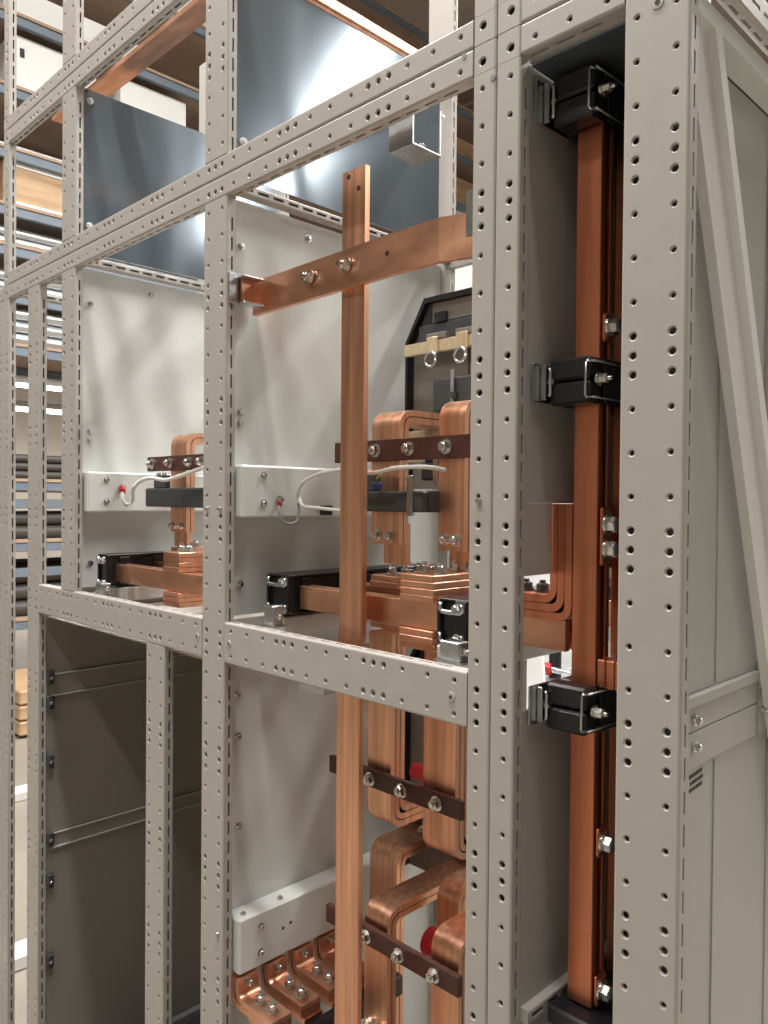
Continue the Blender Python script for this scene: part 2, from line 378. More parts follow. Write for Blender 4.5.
# lower left compartment: closed box of sheet
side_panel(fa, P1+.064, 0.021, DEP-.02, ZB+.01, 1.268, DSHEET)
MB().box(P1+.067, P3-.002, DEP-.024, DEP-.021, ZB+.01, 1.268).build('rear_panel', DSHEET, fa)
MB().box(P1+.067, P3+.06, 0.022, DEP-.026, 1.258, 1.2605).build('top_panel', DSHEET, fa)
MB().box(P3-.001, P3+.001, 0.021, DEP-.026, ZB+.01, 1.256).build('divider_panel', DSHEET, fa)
for va, vb in ((694, 673), (845, 831)):
    z0, z1 = at(60, va, 'x', P1+.07).z, at(60, vb, 'x', P1+.07).z
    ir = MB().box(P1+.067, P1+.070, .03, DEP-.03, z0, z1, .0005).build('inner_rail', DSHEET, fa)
    for z in (z0, z1): MB().box(P1+.0705, P1+.0745, .03, DEP-.03, z-.0012, z+.0012).build('edge_glint', PANEL, ir)  # pale strips stand in for light caught on the rail edges
for v in (678, 703, 762, 840, 882, 962):
    z = at(48, v, 'x', P1+.075).z
    h = MB().box(P1+.067, P1+.08, .0205, .036, z-.017, z+.017, .002).build('hinge_block', DGREY, fa)
    MB().bolt((P1+.08, .028, z), X, .004, .003).build('screw', BOLT, h)
for k in range(5): MB().bolt((-1.222, .36, .83-.055*k), -X, .006, .02).build('bolt', BOLT, fa)
# coin-headed joint screws on the seams and beams
for x, z in ((-.6275, 2.0955), (S2-.0045, 2.053)):
    MB().cyl((x, -.0008, z), (x, .003, z), .0038, 12).build('joint_pin', ZINC, fa)
for p in ((-.597, 1.551), (-1.197, 1.534), (-1.156, 1.534), (-1.157, .80)):
    MB().cyl((p[0], 0.001, p[1]), (p[0], -.004, p[1]), .0045, 12, .0035).cyl((p[0], -.004, p[1]), (p[0], -.007, p[1]), .002, 8).build('screw', BOLT, fa)
for x, z in ((-.638, 1.3055), (-1.128, 1.3055), (-1.228, 1.3055)):
    MB().cyl((x, 0.001, z), (x, -.0012, z), .0068, 16, .0062).build('screw', PAINT, fa)
    MB().cyl((x, -.0012, z), (x, -.0016, z), .0026, 6).build('screw_recess', DGREY, fa)
# horizontal mounting rails on the partition panels
def rail(parent, xp, y0, y1, z0, z1, prot=0.024, hl=()):
    m = MB().box(xp-PXA+PXP+.003, xp+prot, y0, y1, z0, z1, .004)
    o = m.build('mounting_rail', PANEL, parent)
    for (y, z) in hl: MB().bolt((xp+prot, y, z), X, .005, .003).build('screw', BOLT, o)
    return o
for x0 in (P2, P3):
    rail(fa, x0+PXA, .0235, .46, 1.518, 1.610, hl=((.068, 1.592), (.068, 1.543)))
lr = rail(fa, P3+PXA, .0235, .40, .728, .826, hl=((.068, .80), (.068, .755)))
for y, z in ((.118, .778), (.135, .782)): MB().cyl((P3+PXA+.0235, y, z), (P3+PXA+.0245, y, z), .003, 8).build('rail_hole', INK, lr)
for y in (.04, .12, .30): MB().bolt((P3+PXA+.012, y, .826), Z, .004, .002).build('screw', BOLT, lr)
# --- busbar chamber frame on top
fb = thing('busbar_chamber_frame', 'perforated grey steel top frame with dark steel partition plates above the breaker sections', 'frame', ((S1+S2)/2, 0.3, ZT))
Z2 = 2.50
for x0, wd, sd in ((xa, .034, (False, True)), (P2, .07, (True, True)), (P3, .07, (True, True)), (xb-.034, .034, (True, False))):
    post(fb, x0, wd, ZT+.0355, Z2-.0355, slots_sides=sd)
    post(fb, x0, wd, ZT+.0355, Z2-.0355, front=False, name='rear_post', slots_sides=sd)
for z0, r in ((ZT+.0006, .0208), (Z2-.035, .0136)):
    beam(fb, xa+.035, xb-.035, z0, .0344, [r])
    beam(fb, xa+.035, xb-.035, z0, .0344, [r], y=DEP, N=Y, name='rear_beam')
    for x0 in (xa, xb-.034):
        MB().profile((x0, 0, z0), Z, X, -Y, .0344, .034, .02, [(.014 if x0 > -1 else .02, r, .0045)], slots_sides=(False, False)).build('corner_block', PAINT, fb)
for x0, y1 in ((P2, .56), (P3, .545)):
    xp = x0+.064
    MB().box(xp, xp+.002, .022, y1, ZT+.004, Z2-.030).build('partition_plate', DARKST, fb)
    bolts(fb, [(xp+.002, .035, 2.445), (xp+.002, .035, 2.165)], X, .0055, .004, m=WHITE)
bolts(fb, [(P3+.066, .55, 2.385), (P3+.066, .55, 2.12)], X, .0055, .004)
# --- second chamber above
fc = thing('upper_chamber_frame', 'topmost perforated grey steel frame tier rising out of the picture', 'frame', ((S1+S2)/2, 0.3, Z2))
for x0, wd, sd in ((xa, .034, (False, True)), (P2, .07, (True, True)), (P3, .07, (True, True)), (xb-.034, .034, (True, False))):
    post(fc, x0, wd, Z2+.0355, 2.9, slots_sides=sd)
    post(fc, x0, wd, Z2+.0355, 2.9, front=False, name='rear_post', slots_sides=sd)
for y, N, nm in ((0, -Y, 'beam'), (DEP, Y, 'rear_beam')):
    beam(fc, xa, xb, Z2+.0006, .0344, [.0208], y=y, N=N, name=nm)
# --- right end frame (narrow) with the riser bars
fd = thing('narrow_frame', 'narrow perforated steel end frame at the right with a wide corner post', 'frame', ((S2-.343)/2, 0.3, 0))
ya, yb = S2+G, -0.343
post(fd, ya, .034, ZB, ZT-.0355, slots_sides=(False, True))
post(fd, P4, .07, ZB, ZT, slots_sides=(True, True))
post(fd, ya, .034, ZB, ZT-.0355, front=False, name='rear_post', slots_sides=(False, True))
post(fd, P4, .07, ZB, ZT, front=False, name='rear_post', slots_sides=(True, True))
beam(fd, ya+.035, P4-.0005, ZT-.035, .0344, [.0136])
beam(fd, ya+.035, P4-.0005, ZT-.035, .0344, [.0136], y=DEP, N=Y, name='rear_beam')
MB().profile((ya, 0, ZT-.035), Z, X, -Y, .0344, .034, .02, [(.02, .0136, .0045)], slots_sides=(False, False)).build('corner_block', PAINT, fd)
MB().profile((-.3265, .002, ZT-.035), Y, Z, X, DEP-.01, .0344, .016, [], slots_sides=(True, True), fslot=True).build('top_side_beam', PAINT, fd)
MB().box(-.374, -.3445, .021, DEP-.022, ZT-.060, ZT-.040, .001).build('top_ledge', PANEL, fd)
MB().cyl((-.3766, .001, 2.0515), (-.3766, -.0012, 2.0515), .0068, 16, .0062).build('screw', PAINT, fd)
MB().cyl((-.3766, -.0012, 2.0515), (-.3766, -.0016, 2.0515), .0030, 6).build('screw_recess', INK, fd)
MB().box(ya+.012, yb-.012, 0.012, DEP-.012, 0, ZB-.002, 0.003).build('plinth', DGREY, fd)
# partition between end frame and main frame: open window for the main bars
xl = -.5465
side_panel(fd, xl, .021, DEP-.02, 1.5485, ZT-.037, SHADED_PANEL)
side_panel(fd, xl, .021, .0785, 1.462, 1.5484, SHADED_PANEL)
side_panel(fd, xl, .143, DEP-.02, 1.462, 1.5484, SHADED_PANEL)
side_panel(fd, xl, .021, DEP-.02, ZB+.01, 1.302, SHADED_PANEL)
side_panel(fd, xl, .26, DEP-.02, 1.303, 1.461, SHADED_PANEL)
MB().box(xl+.003, -.36, DEP-.024, DEP-.021, ZB+.01, ZT-.04).build('rear_panel', SHADED_PANEL, fd)
MB().box(xl+.003, -.37, .022, DEP-.026, ZT-.040, ZT-.037).build('top_panel', DARKST, fd)
depth_beam(fd, xl+.0135, .022, DEP-.02, .930, .0175)
# outer side cladding
xe = -.377
MB().box(xe, xe+.002, .021, DEP-.022, ZB+.01, 1.257).build('lower_cladding', SHADED_PANEL, fd)
MB().box(xe, xe+.002, .021, DEP-.022, 1.341, ZT-.0601).build('upper_cladding', SHADED_PANEL, fd)
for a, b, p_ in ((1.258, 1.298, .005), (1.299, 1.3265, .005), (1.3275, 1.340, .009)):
    MB().box(xe, xe+p_, .021, .281, a, b, .001).build('cladding_strip', SHADED_PANEL, fd)
MB().box(xe, xe+.002, .3265, DEP-.022, 1.2575, 1.3405).build('cladding_strip', SHADED_PANEL, fd)
MB().box(xe, xe+.006, .283, .325, 1.258, 1.352, .001).build('cladding_bracket', SHADED_PANEL, fd)
bolts(fd, [(xe+.005, .098, 1.312), (xe+.005, .098, 1.283), (xe+.006, .293, 1.312), (xe+.006, .293, 1.29), (xe+.003, .335, 1.60)], X, .0045, .005)
for y in (.158, .326): MB().box(xe+.002, xe+.0035, y, y+.0012, ZB+.02, 1.255).build('fold_shade_line', SHADED_PANEL, fd)  # rear line is a fold, front one traces the corner post's shadow edge
MB().box(xe+.002, xe+.006, .30, .304, 1.355, ZT-.062).build('fold_shade_line', SHADED_PANEL, fd)
MB().box(xe+.002, xe+.0035, .158, .1592, 1.345, ZT-.062).build('fold_shade_line', SHADED_PANEL, fd)  # upper run of the line along the post's shadow edge
# printed stamp on the cladding
st = MB()
for r_ in range(3):
    for k in range(6):
        y = .094+.0058*k+.002*(r_ == 1); z = 1.246-.0075*r_+.0004*k
        st.box(xe+.002, xe+.0023, y, y+.0042, z, z+.0045)
st.build('printed_stamp', INK, fd)
# --- top frame above the narrow end frame
fe = thing('stacked_frame', 'short perforated steel frame piece stacked above the narrow end frame', 'frame', (-.46, .3, ZT))
post(fe, ya, .034, ZT+.0355, Z2, slots_sides=(False, True))
beam(fe, ya+.035, -.343, ZT+.0006, .0344, [.0208])
post(fe, P4, .07, ZT+.0355, Z2)
MB().profile((ya, 0, ZT+.0006), Z, X, -Y, .0344, .034, .02, [(.02, .0208, .0045)], slots_sides=(False, False)).build('corner_block', PAINT, fe)
# --- neighbour frame at the far left
fn = thing('neighbour_frame', 'neighbouring perforated steel frame at the far left edge of the row', 'frame', (S1-.3, .3, 0))
post(fn, S1-G-.034, .034, ZB, ZT-.0355, slots_sides=(True, False))
post(fn, S1-.62, .07, ZB, ZT-.0355)
beam(fn, S1-.62, S1-G, ZT-.035, .0344, [.0136])
post(fn, S1-G-.034, .034, ZB, ZT-.0355, front=False, name='rear_post', slots_sides=(True, False))
MB().box(S1-.62, S1-.01, .012, .045, 0, ZB-.002, .003).build('plinth', DGREY, fn)
MB().box(S1-.62, S1-.01, DEP-.045, DEP-.012, 0, ZB-.002, .003).build('plinth', DGREY, fn)
# ------------------------------------------------------------------ copper work in the breaker sections
def zinc_clip(parent, x, y, z, w=.024, h=.03, name='clamp_clip'):
    m = MB().box(x-w/2, x+w/2, y-.002, y+.012, z-h/2, z+h/2, .002)
    return m.build(name, ZINC, parent)
def bar_support(dx, y0, y1, z0, z1, x0, x1, label, foot=True):
    t = thing('busbar_support', label, 'insulator', ((x0+x1)/2+dx, (y0+y1)/2, z0), 'black busbar supports')
    a, b = x0+dx, x1+dx; th = .004
    MB().box(a+.004, b-.004, y0+.006, y1-.006, z0+.004, z1-.004, .002).build('core', BLACK, t)
    MB().box(a, b, y0+.002, y1, z1-.004, z1, .001).build('top_flange', BLACK, t)
    MB().box(a, b, y0+.002, y1, z0, z0+.004, .001).build('bottom_flange', BLACK, t)
    MB().box(a, a+.006, y0, y0+.012, z0+.002, z1-.002, .001).build('end_rib', BLACK, t)
    MB().box(b-.022, b-.002, y0, y0+.012, z0+.002, z1-.002, .001).build('end_rib', BLACK, t)
    for k in range(5): MB().box(b-.004, b+.001, y0+.03+k*.085, y0+.055+k*.085, z0+.006, z1-.006, .001).build('side_rib', BLACK, t)
    for z in (z1-.012, z0+.01):
        m = MB(); r = .0035
        p = [(a+.008, y0-.002, z+.007), (a+.008, y0-.002, z-.002), (a+.012, y0-.002, z-.006), (b-.012, y0-.002, z-.006), (b-.006, y0-.002, z-.002), (b-.006, y0-.002, z+.007)]
        m.tube(p, r, 6).build('end_clip', ZINC, t)
        MB().bolt((b-.016, y0, z), -Y, .006, .006).build('clamp_bolt', BOLT, t)
    return t
def foot_bracket(x, y, z0, w, h, label):
    t = thing('foot_bracket', label, 'bracket', (x, y+.012, z0), 'zinc brackets under the bar supports')
    MB().box(x-w/2, x+w/2, y, y+.003, z0+.002, z0+h, .001).build('front_plate', ZINC, t)
    MB().box(x+w/2-.003, x+w/2, y+.003, y+.022, z0+.002, z0+h, .001).build('side_plate', ZINC, t)
    MB().box(x-w/2, x+w/2-.003, y+.003, y+.022, z0+h-.003, z0+h, .001).build('top_plate', ZINC, t)
    MB().box(x-w/2-.008, x+w/2+.008, y-.002, y+.026, z0, z0+.002).build('base_plate', ZINC, t)
    MB().bolt((x+w/2, y+.012, z0+h*.5), X, .005, .004).build('bolt', BOLT, t)
    return t
MY = (.100, .120, .200, .220, .300, .320)     # depth of the main bars (front faces)
bar_support(0, .078, .44, 1.353, 1.421, -1.130, -1.066, 'black busbar support beside the left wall of the right breaker section')
bar_support(0, .072, .44, 1.352, 1.416, -.7265, -.672, 'black busbar support next to the double post')
bar_support(-.600, .046, .42, 1.350, 1.424, -1.124, -1.078, 'black busbar support in the left breaker section')
foot_bracket(at(270, 620, 'y', .032).x, .028, 1.3408, .024, .034, 'zinc bracket on the cross beam below the left end support, right breaker section')
foot_bracket(at(451, 655, 'y', .03).x, .026, 1.3408, .032, .027, 'zinc bracket on the cross beam beside the double post')
foot_bracket(at(101, 590, 'y', .03).x, .024, 1.3408, .028, .022, 'zinc bracket on the cross beam in the left breaker section')
# rails that carry the supports (part of the frame)
for x0, x1, y0 in ((-1.132, -1.078, .022), (-.73, -.672, .022), (-1.728, -1.676, .022)):
    MB().box(x0, x1, .076, DEP-.022, 1.318, 1.349, .002).build('support_rail', PANEL, fa)
for i, (y, x0, x1) in enumerate(((MY[0], -1.064, -.537), (MY[1], -1.064, -.537), (MY[2], -1.064, -.60), (MY[3], -1.064, -.60), (MY[4], -1.064, -.60), (MY[5], -1.064, -.60))):
    nm = ('front bar', 'second bar', 'third bar', 'fourth bar', 'fifth bar', 'rearmost bar')[i]
    single(MB().box(x0, x1, y, y+.01, 1.363, 1.4025, .001), 'busbar', CU_X, nm+' of the flat copper main bars, right breaker section', 'busbar', 'horizontal main busbars')
for i, y in enumerate((.07, .09, .17, .19, .27, .29)):
    nm = ('front bar', 'second bar', 'third bar', 'fourth bar', 'fifth bar', 'rearmost bar')[i]
    single(MB().box(-1.687, -1.222, y, y+.01, 1.363, 1.4025, .001), 'busbar', CU_X, nm+' of the flat copper main bars, left breaker section', 'busbar', 'horizontal main busbars')
# earth bar H and tall front bar V
t = thing('earth_bar', 'wide bent copper bar crossing the right breaker section between two zinc brackets', 'busbar', (-.88, .06, 1.875))
pth = [(-1.162, .0725), (-1.08, .071), (-.98, .067), (-.80, .060), (-.715, .060), (-.665, .076), (-.612, .080)]
MB().strap(pth, (0, 0, 1.8755), X, Y, Z*.0595, .009, .012, 4).build('bar', CU_X, t)
MB().strap([(-1.1345, .024), (-1.1345, .067)], (0, 0, 1.886), X, Y, Z*.040, .006).build('end_tab', CU_X, t)
for (u, v) in ((308, 277), (346, 265)):
    p = at(u, v, 'y', .057); MB().bolt((p.x, .0575 if u > 320 else .0605, p.z), -Y, .0085, .009, stud=.006).build('bolt', BOLT, t)
p = at(386.7, 253, 'y', .055); MB().cyl((p.x, .0552, p.z), (p.x, .058, p.z), .004, 10).build('hole', BROWN, t)
b_ = thing('wall_bracket', 'folded zinc bracket on the middle post holding the copper earth bar', 'bracket', (-1.135, .06, 1.87))
MB().box(-1.1425, -1.1395, .003, .064, 1.884, 1.936, .001).build('plate', ZINC, b_)
MB().box(-1.1395, -1.116, .018, .060, 1.9265, 1.929, .001).build('top_plate', ZINC, b_)
MB().box(-1.1395, -1.116, .018, .060, 1.8825, 1.885, .001).build('bottom_plate', ZINC, b_)
b_ = thing('wall_bracket', 'flat zinc bracket behind the double post at the right end of the earth bar', 'bracket', (-.625, .03, 1.88))
p = at(466, 200, 'y', .045)
MB().box(p.x, -.6135, .045, .048, 1.893, 1.952).build('plate', ZINC, b_)
MB().box(-.6165, -.6135, .024, .044, 1.893, 1.952).build('flange', ZINC, b_)
t = thing('riser_bar', 'tall narrow vertical copper bar standing in front of the right breaker', 'busbar', (-.89, .075, .35))
m = MB().strap([(.0705, .35), (.0705, 1.325), (.0735, 1.345), (.0735, 2.058)], (-.9265, 0, 0), Y, Z, X*.0515, .0095, .03)
m.build('bar', CU_Z, t)
for u, v in ((348.3, 177), (358.3, 188)):
    p = at(u, v, 'y', .068); MB().cyl((p.x, .0682, p.z), (p.x, .0700, p.z), .0042, 12).build('hole', BROWN, t)
b_ = thing('beam_bracket', 'small zinc bracket under the cross beam in front of the tall copper bar', 'bracket', (-.95, .035, 1.255))
MB().box(-.965, -.905, .021, .024, 1.255, 1.300).build('plate', ZINC, b_)
MB().box(-.965, -.905, .0245, .060, 1.255, 1.258).build('lip', ZINC, b_)
b_ = thing('chamber_bracket', 'open zinc box bracket under the top beam near the double post', 'bracket', (-.79, .06, 2.03))
pa = at(389, 125, 'y', .03); pb = at(413, 112, 'y', .03)
MB().box(pa.x, pb.x, .030, .032, 2.035, 2.078).build('front_plate', ZINC, b_)
MB().box(pa.x, pb.x, .033, .090, 2.035, 2.037).build('bottom_plate', ZINC, b_)
MB().box(pb.x-.002, pb.x, .086, .088, 2.038, 2.098).build('back_tab', ZINC, b_)
MB().bolt((pb.x-.012, .060, 2.037), Z, .006, .006).build('bolt', BOLT, b_)
# breakers
def breaker(x0, y, z0, z1, dx, label, x1w=.215):
    t = thing('circuit_breaker', label, 'breaker', (x0+dx+x1w/2, y+.06, z0))
    a, b = x0+dx, x0+dx+x1w
    zc = z1-.082; xc = a+.05
    MB().prism([(a+.006, y+.012, z0), (b, y+.012, z0), (b, y+.012, z1-.008), (xc+.004, y+.012, z1-.008), (a+.006, y+.012, zc)], (0, .11, 0)).build('body', BROWNGREY, t)
    m = MB()
    m.prism([(a, y-.008, z0), (a+.006, y-.008, z0), (a+.006, y-.008, zc-.002), (xc+.004, y-.008, z1-.010), (b, y-.008, z1-.010), (b, y-.008, z1), (xc, y-.008, z1), (a, y-.008, zc)], (0, .135, 0))
    m.build('black_rim', BLACK, t)
    MB().prism([(xc-.02, y+.0, zc+.01), (xc+.014, y+.0, zc+.01), (xc+.014, y, z1-.012), (xc+.002, y, z1-.012)], (0, .012, 0)).build('rim_gusset', BLACK, t)
    MB().box(a+.03, b, y-.002, y+.0115, zc-.006, zc+.030, .002).build('terminal_cover', DGREY, t)
    MB().box(a+.055, b, y+.002, y+.0115, zc+.032, zc+.072, .002).build('face_plate', BROWNGREY, t)
    MB().box(a+.075, a+.105, y-.006, y+.0015, zc+.030, zc+.050, .001).build('latch', BLACK, t)
    for k in range(1): MB().box(a+.15+.1*k, a+.1515+.1*k, y+.010, y+.0119, z0+.01, zc-.01).build('pole_joint', INK, t)
    for k in range(2): MB().box(a+.075+.1*k, a+.11+.1*k, y+.009, y+.0119, z1-.262, z1-.232).build('terminal_slot', INK, t)
    return t
def brass_bar(p0, p1, y, z, label, n=3):
    t = thing('brass_bar', label, 'terminal bar', ((p0+p1)/2, y, z-.02))
    MB().box(p0, p1, y-.012, y, z-.012, z+.012, .002).build('bar', BRASS, t)
    for k in range(n):
        x = at((432, 461.5, 600)[k], 365, 'y', y-.015).x
        if x > p1: break
        MB().box(x-.014, x+.014, y-.018, y-.0125, z-.016, z+.018, .003).build('clip', BRASS, t)
        MB().tube([(x-.002+.014*math.cos(q*math.pi/5), y-.017, z-.026+.014*math.sin(q*math.pi/5)) for q in range(11)], .0032, 6).build('ring', ZINC, t)
        MB().box(x-.02, x+.03, y-.012, y+.004, z+.0125, z+.026, .002).build('slide', BROWNGREY, t)
    return t
breaker(-1.1166, .42, 1.575, 1.953, 0, 'upper grey-brown circuit breaker with black rim behind the copper straps')
breaker(-1.1166, .42, .80, 1.285, 0, 'lower circuit breaker below the cross beam, behind the copper straps')
pb0 = at(406, 352, 'y', .40)
brass_bar(pb0.x, -.905, .405, pb0.z, 'yellow zinc terminal bar with rings across the upper breaker')
m = thing('control_module', 'small dark grey control block with a steel rod on the upper breaker', 'module', (-1.0, .40, 1.72))
pa = at(434, 380, 'y', .39); pb = at(476, 408, 'y', .39)
MB().box(pa.x, pb.x, .385, .417, pb.z, pa.z, .003).build('block', DGREY, m)
pc = at(453, 385, 'y', .38); MB().cyl((pc.x, .378, pb.z), (pc.x, .378, pa.z+.012), .004, 8).build('rod', ZINC, m)
MB().cyl((pc.x, .378, pb.z+.02), (pc.x, .378, pb.z+.032), .010, 8).build('collar', DGREY, m)
# straps from breakers to bars
YR, YBR = .170, .152
def straps(u0, u1, pts, label, nlam=2, y=YR, dx=0, dy=0, bolts_z=(), gap=.0125, grp='copper breaker straps', x=None, bu=()):
    a, b = x if x else (at(u0, 512, 'y', y).x, at(u1, 512, 'y', y).x)
    a += dx; b += dx; zs = [q[1] for q in pts]
    t = thing('copper_strap', label, 'busbar', ((a+b)/2, y+dy, min(zs)), grp)
    return a, b, t
def hook(u0, u1, ztop, zbot, yback, label, nlam=2, y=YR, dx=0, dy=0, down=True, bz=None, x=None):
    """strap that leaves the breaker at yback, comes forward to y and turns down (down) or up"""
    a, b, t = straps(u0, u1, [(0, ztop), (0, zbot)], label, y=y, dx=dx, dy=dy, x=x)
    for k in range(nlam):
        o = .0115*k; sg = -1 if down else 1
        zt = ztop+sg*(.005+o) if down else zbot+(.005+o)
        ze = zbot if down else ztop
        m = MB().strap([(yback, zt), (y+.005+o+dy, zt), (y+.005+o+dy, ze)], (a, 0, 0), Y, Z, X*(b-a), .010, .020+(.004 if k == 0 else -.006))
        m.build('lamination', CU_Z, t)
    if bz:
        for f in (.27, .73): MB().bolt((a+(b-a)*f, y+dy, bz), -Y, .0072, .008, stud=.005).build('bolt', BOLT, t)
    return a, b, t
uA = hook(371.5, 399, 1.700, 1.478, .425, 'left upper copper strap bending down in front of the upper breaker', bz=1.492)
uB = hook(438.5, 464, 1.706, 1.474, .425, 'right upper copper strap bending down in front of the upper breaker, beside double post', bz=1.491)
hook(0, 0, 1.694, 1.478, .40, 'copper strap of the left section bending down behind the brown clamp', dx=-.615, dy=-.025, bz=1.492, x=uA[:2])
lA = hook(370, 393, 1.330, 1.005, .425, 'left copper strap hanging below the main bars to the lower breaker', nlam=3, down=False)
lB = hook(426, 458, 1.352, .995, .425, 'right copper strap hanging below the main bars to the lower breaker', nlam=3, down=False)
cA = hook(368, 391, .868, .45, .425, 'left front copper strap arching from the lower breaker downward', nlam=2, bz=.665)
cB = hook(435.5, 463, .878, .45, .425, 'right front copper strap arching from the lower breaker downward', nlam=2)
hook(373, 400, .895, .45, .425, 'left rear copper strap arch close to the lower breaker', nlam=2, y=.30)
hook(441, 462, .895, .45, .425, 'right rear copper strap arch close to the lower breaker', nlam=2, y=.27)
# connector plate stacks clamped on the main bars, front and rear phase
def stack(x0, x1, y0, y1, zt, n, label, nb=3, zb=1.3625, yup=.185, zup=1.50):
    t = thing('plate_stack', label, 'connector', ((x0+x1)/2, (y0+y1)/2, zb-.0095*nb))
    for k in range(n):
        z = 1.4028+.0100*k; j = random.uniform(-.0015, .0015)
        MB().box(x0+j, x1+j, y0+random.uniform(-.001, .001), y1, z, z+.0096, .001).build('plate', CU_X, t)
    for k in range(nb):
        z = zb-.0100*(k+1); j = random.uniform(-.0015, .0015)
        MB().box(x0+j, x1+j, y0+random.uniform(-.001, .001), y1, z, z+.0096, .001).build('plate', CU_X, t)
    zt = 1.4028+.01*n
    for fx in (.32, .78):
        MB().bolt((x0+(x1-x0)*fx, y0+.03, zt), Z, .0085, .008, stud=.006).build('bolt', BOLT, t)
    for fx in (.32, .78):
        MB().bolt((x0+(x1-x0)*fx, y0+.10, zt), Z, .0085, .008, stud=.006).build('bolt', BOLT, t)
    return t
stack(-.8185, -.752, .094, .262, 0, 4, 'stack of flat copper plates bolted over the main bars beside the double post')
stack(-.985, -.915, .192, .262, 0, 2, 'stack of flat copper plates bolted over the rear main bars behind the tall bar')
stack(-1.462, -1.40, .064, .20, 0, 4, 'front stack of flat copper plates in the left breaker section')
stack(-1.60, -1.535, .160, .24, 0, 4, 'rear stack of flat copper plates in the left breaker section')
# short link plates between strap ends and stacks
for (a, b, y, z1, lab) in ((uA[0]+.006, uA[1]-.004, .193, 1.512, 'short copper link below the left upper strap'), (uB[0]+.003, uB[1]+.012, .193, 1.512, 'short copper link below the right upper strap'), (-1.60, -1.545, .168, 1.512, 'short copper link below the strap in the left section')):
    single(MB().box(a, b, y, y+.01, 1.4436, z1, .001), 'link_plate', CU_Z, lab, 'busbar', 'short copper links')
# brown clamp bars with bolts
def clamp(x0, x1, y, z0, z1, bx, label):
    t = thing('clamp_bar', label, 'clamp', ((x0+x1)/2, y, z0), 'brown clamp bars')
    MB().box(x0, x1, y, y+.010, z0, z1, .0008).build('bar', BROWN, t)
    for x in bx: MB().bolt((x, y, (z0+z1)/2), -Y, .0085, .009, stud=.004).build('bolt', BOLT, t)
    return t
cx = lambda u: at(u, 512, 'y', YBR).x
zA = (at(334, 463, 'y', YBR).z, at(334, 443, 'y', YBR).z)
clamp(cx(334), cx(471), YBR, zA[0], zA[1], [cx(u) for u in (376, 409, 446)], 'brown clamp bar with three bolts across the upper copper straps, right section')
zB = (at(330, 772, 'y', YBR).z, at(330, 755.5, 'y', YBR).z)
clamp(cx(331), cx(464), YBR, *zB, [cx(u) for u in (373, 405, 440)], 'brown clamp bar with three bolts just below the cross beam')
zC = (at(328, 922.5, 'y', YBR).z, at(328, 905, 'y', YBR).z)
clamp(cx(329), cx(463), YBR, *zC, [cx(u) for u in (370.5, 403.5, 439)], 'lowest brown clamp bar with three bolts across the arching straps')
y1 = .128
cx1 = lambda u: at(u, 512, 'y', y1).x
zD = (at(160, 471, 'y', y1).z, at(160, 456.5, 'y', y1).z)
clamp(cx1(147), cx1(215), y1, *zD, [cx1(u) for u in (152.5, 170, 189.5, 201.5)], 'brown clamp bar with four bolts in the left breaker section')
# current transformers
def ct(x0, x1, y0, y1, z0, z1, label, xr=None):
    t = thing('current_transformer', label, 'transformer', ((x0+x1)/2, (y0+y1)/2, z0), 'dark grey current transformers')
    th = .016
    MB().box(x0, x1, y0, y0+th, z0, z1, .003).build('front_wall', DGREY, t)
    MB().box(x0, x1, y1-th, y1, z0, z1, .003).build('rear_wall', DGREY, t)
    MB().box(x0, x0+.022, y0+th, y1-th, z0, z1).build('side_wall', DGREY, t)
    MB().box(x1-.022, x1, y0+th, y1-th, z0, z1).build('side_wall', DGREY, t)
    hx = x0+(x1-x0)*.12
    MB().box(hx, hx+.05, y0+.002, y0+th, z1, z1+.028, .002).build('terminal_block', DGREY, t)
    for k in range(2): MB().bolt((hx+.013+.024*k, y0+.008, z1+.028), Z, .004, .003).build('terminal_screw', BOLT, t)
    MB().box(x1-.03, x1-.018, y0-.003, y0, z0-.006, z1+.024, .001).build('clip', ZINC, t)
    return t
zc0, zc1 = at(400, 512, 'y', .13).z, at(400, 491, 'y', .13).z
ct(at(345, 500, 'y', .13).x, at(422, 500, 'y', .13).x, .130, .225, zc0, zc1, 'current transformer around the left upper strap behind the tall copper bar')
ct(at(424, 480, 'y', .25).x, at(451, 480, 'y', .25).x, .24, .30, 1.585, 1.615, 'small current transformer seen between the two upper straps')
ct(at(145, 500, 'y', .105).x, at(214, 500, 'y', .105).x, .105, .20, at(165, 507, 'y', .105).z, at(165, 488, 'y', .105).z, 'current transformer around the strap in the left breaker section')
t = thing('tan_spacer', 'stack of tan insulating plates between the upper straps', 'spacer', (-.9, .3, 1.62))
for k in range(3):
    pa = at(404, 432+11*k, 'y', .30); pb = at(432, 440+11*k, 'y', .30)
    MB().box(pa.x, pb.x, .30, .36, pb.z, pa.z, .001).build('plate', TAN, t)
# red insulating caps
for u, v, y, r, lab in ((423, 773, .33, .016, 'red insulating cap behind the brown clamp below the cross beam'), (438, 945, .29, .025, 'red insulating cap between the arching straps')):
    p = at(u, v, 'y', y); single(MB().cyl((p.x-.02, y, p.z), (p.x+.025, y, p.z), r, 14, r*.8), 'insulating_cap', RED, lab, 'cap', 'red caps')
# terminal screws row of the lower breaker
t = thing('terminal_strip', 'row of zinc terminal screws on the lower breaker', 'terminal', (-.98, .40, .88))
for k in range(4):
    x = -1.085+.045*k
    MB().bolt((x, .405, .905), -Y, .008, .012, stud=.008).build('screw', BOLT, t)
MB().box(-1.11, -.905, .406, .418, .885, .893).build('strip', PANEL, t)
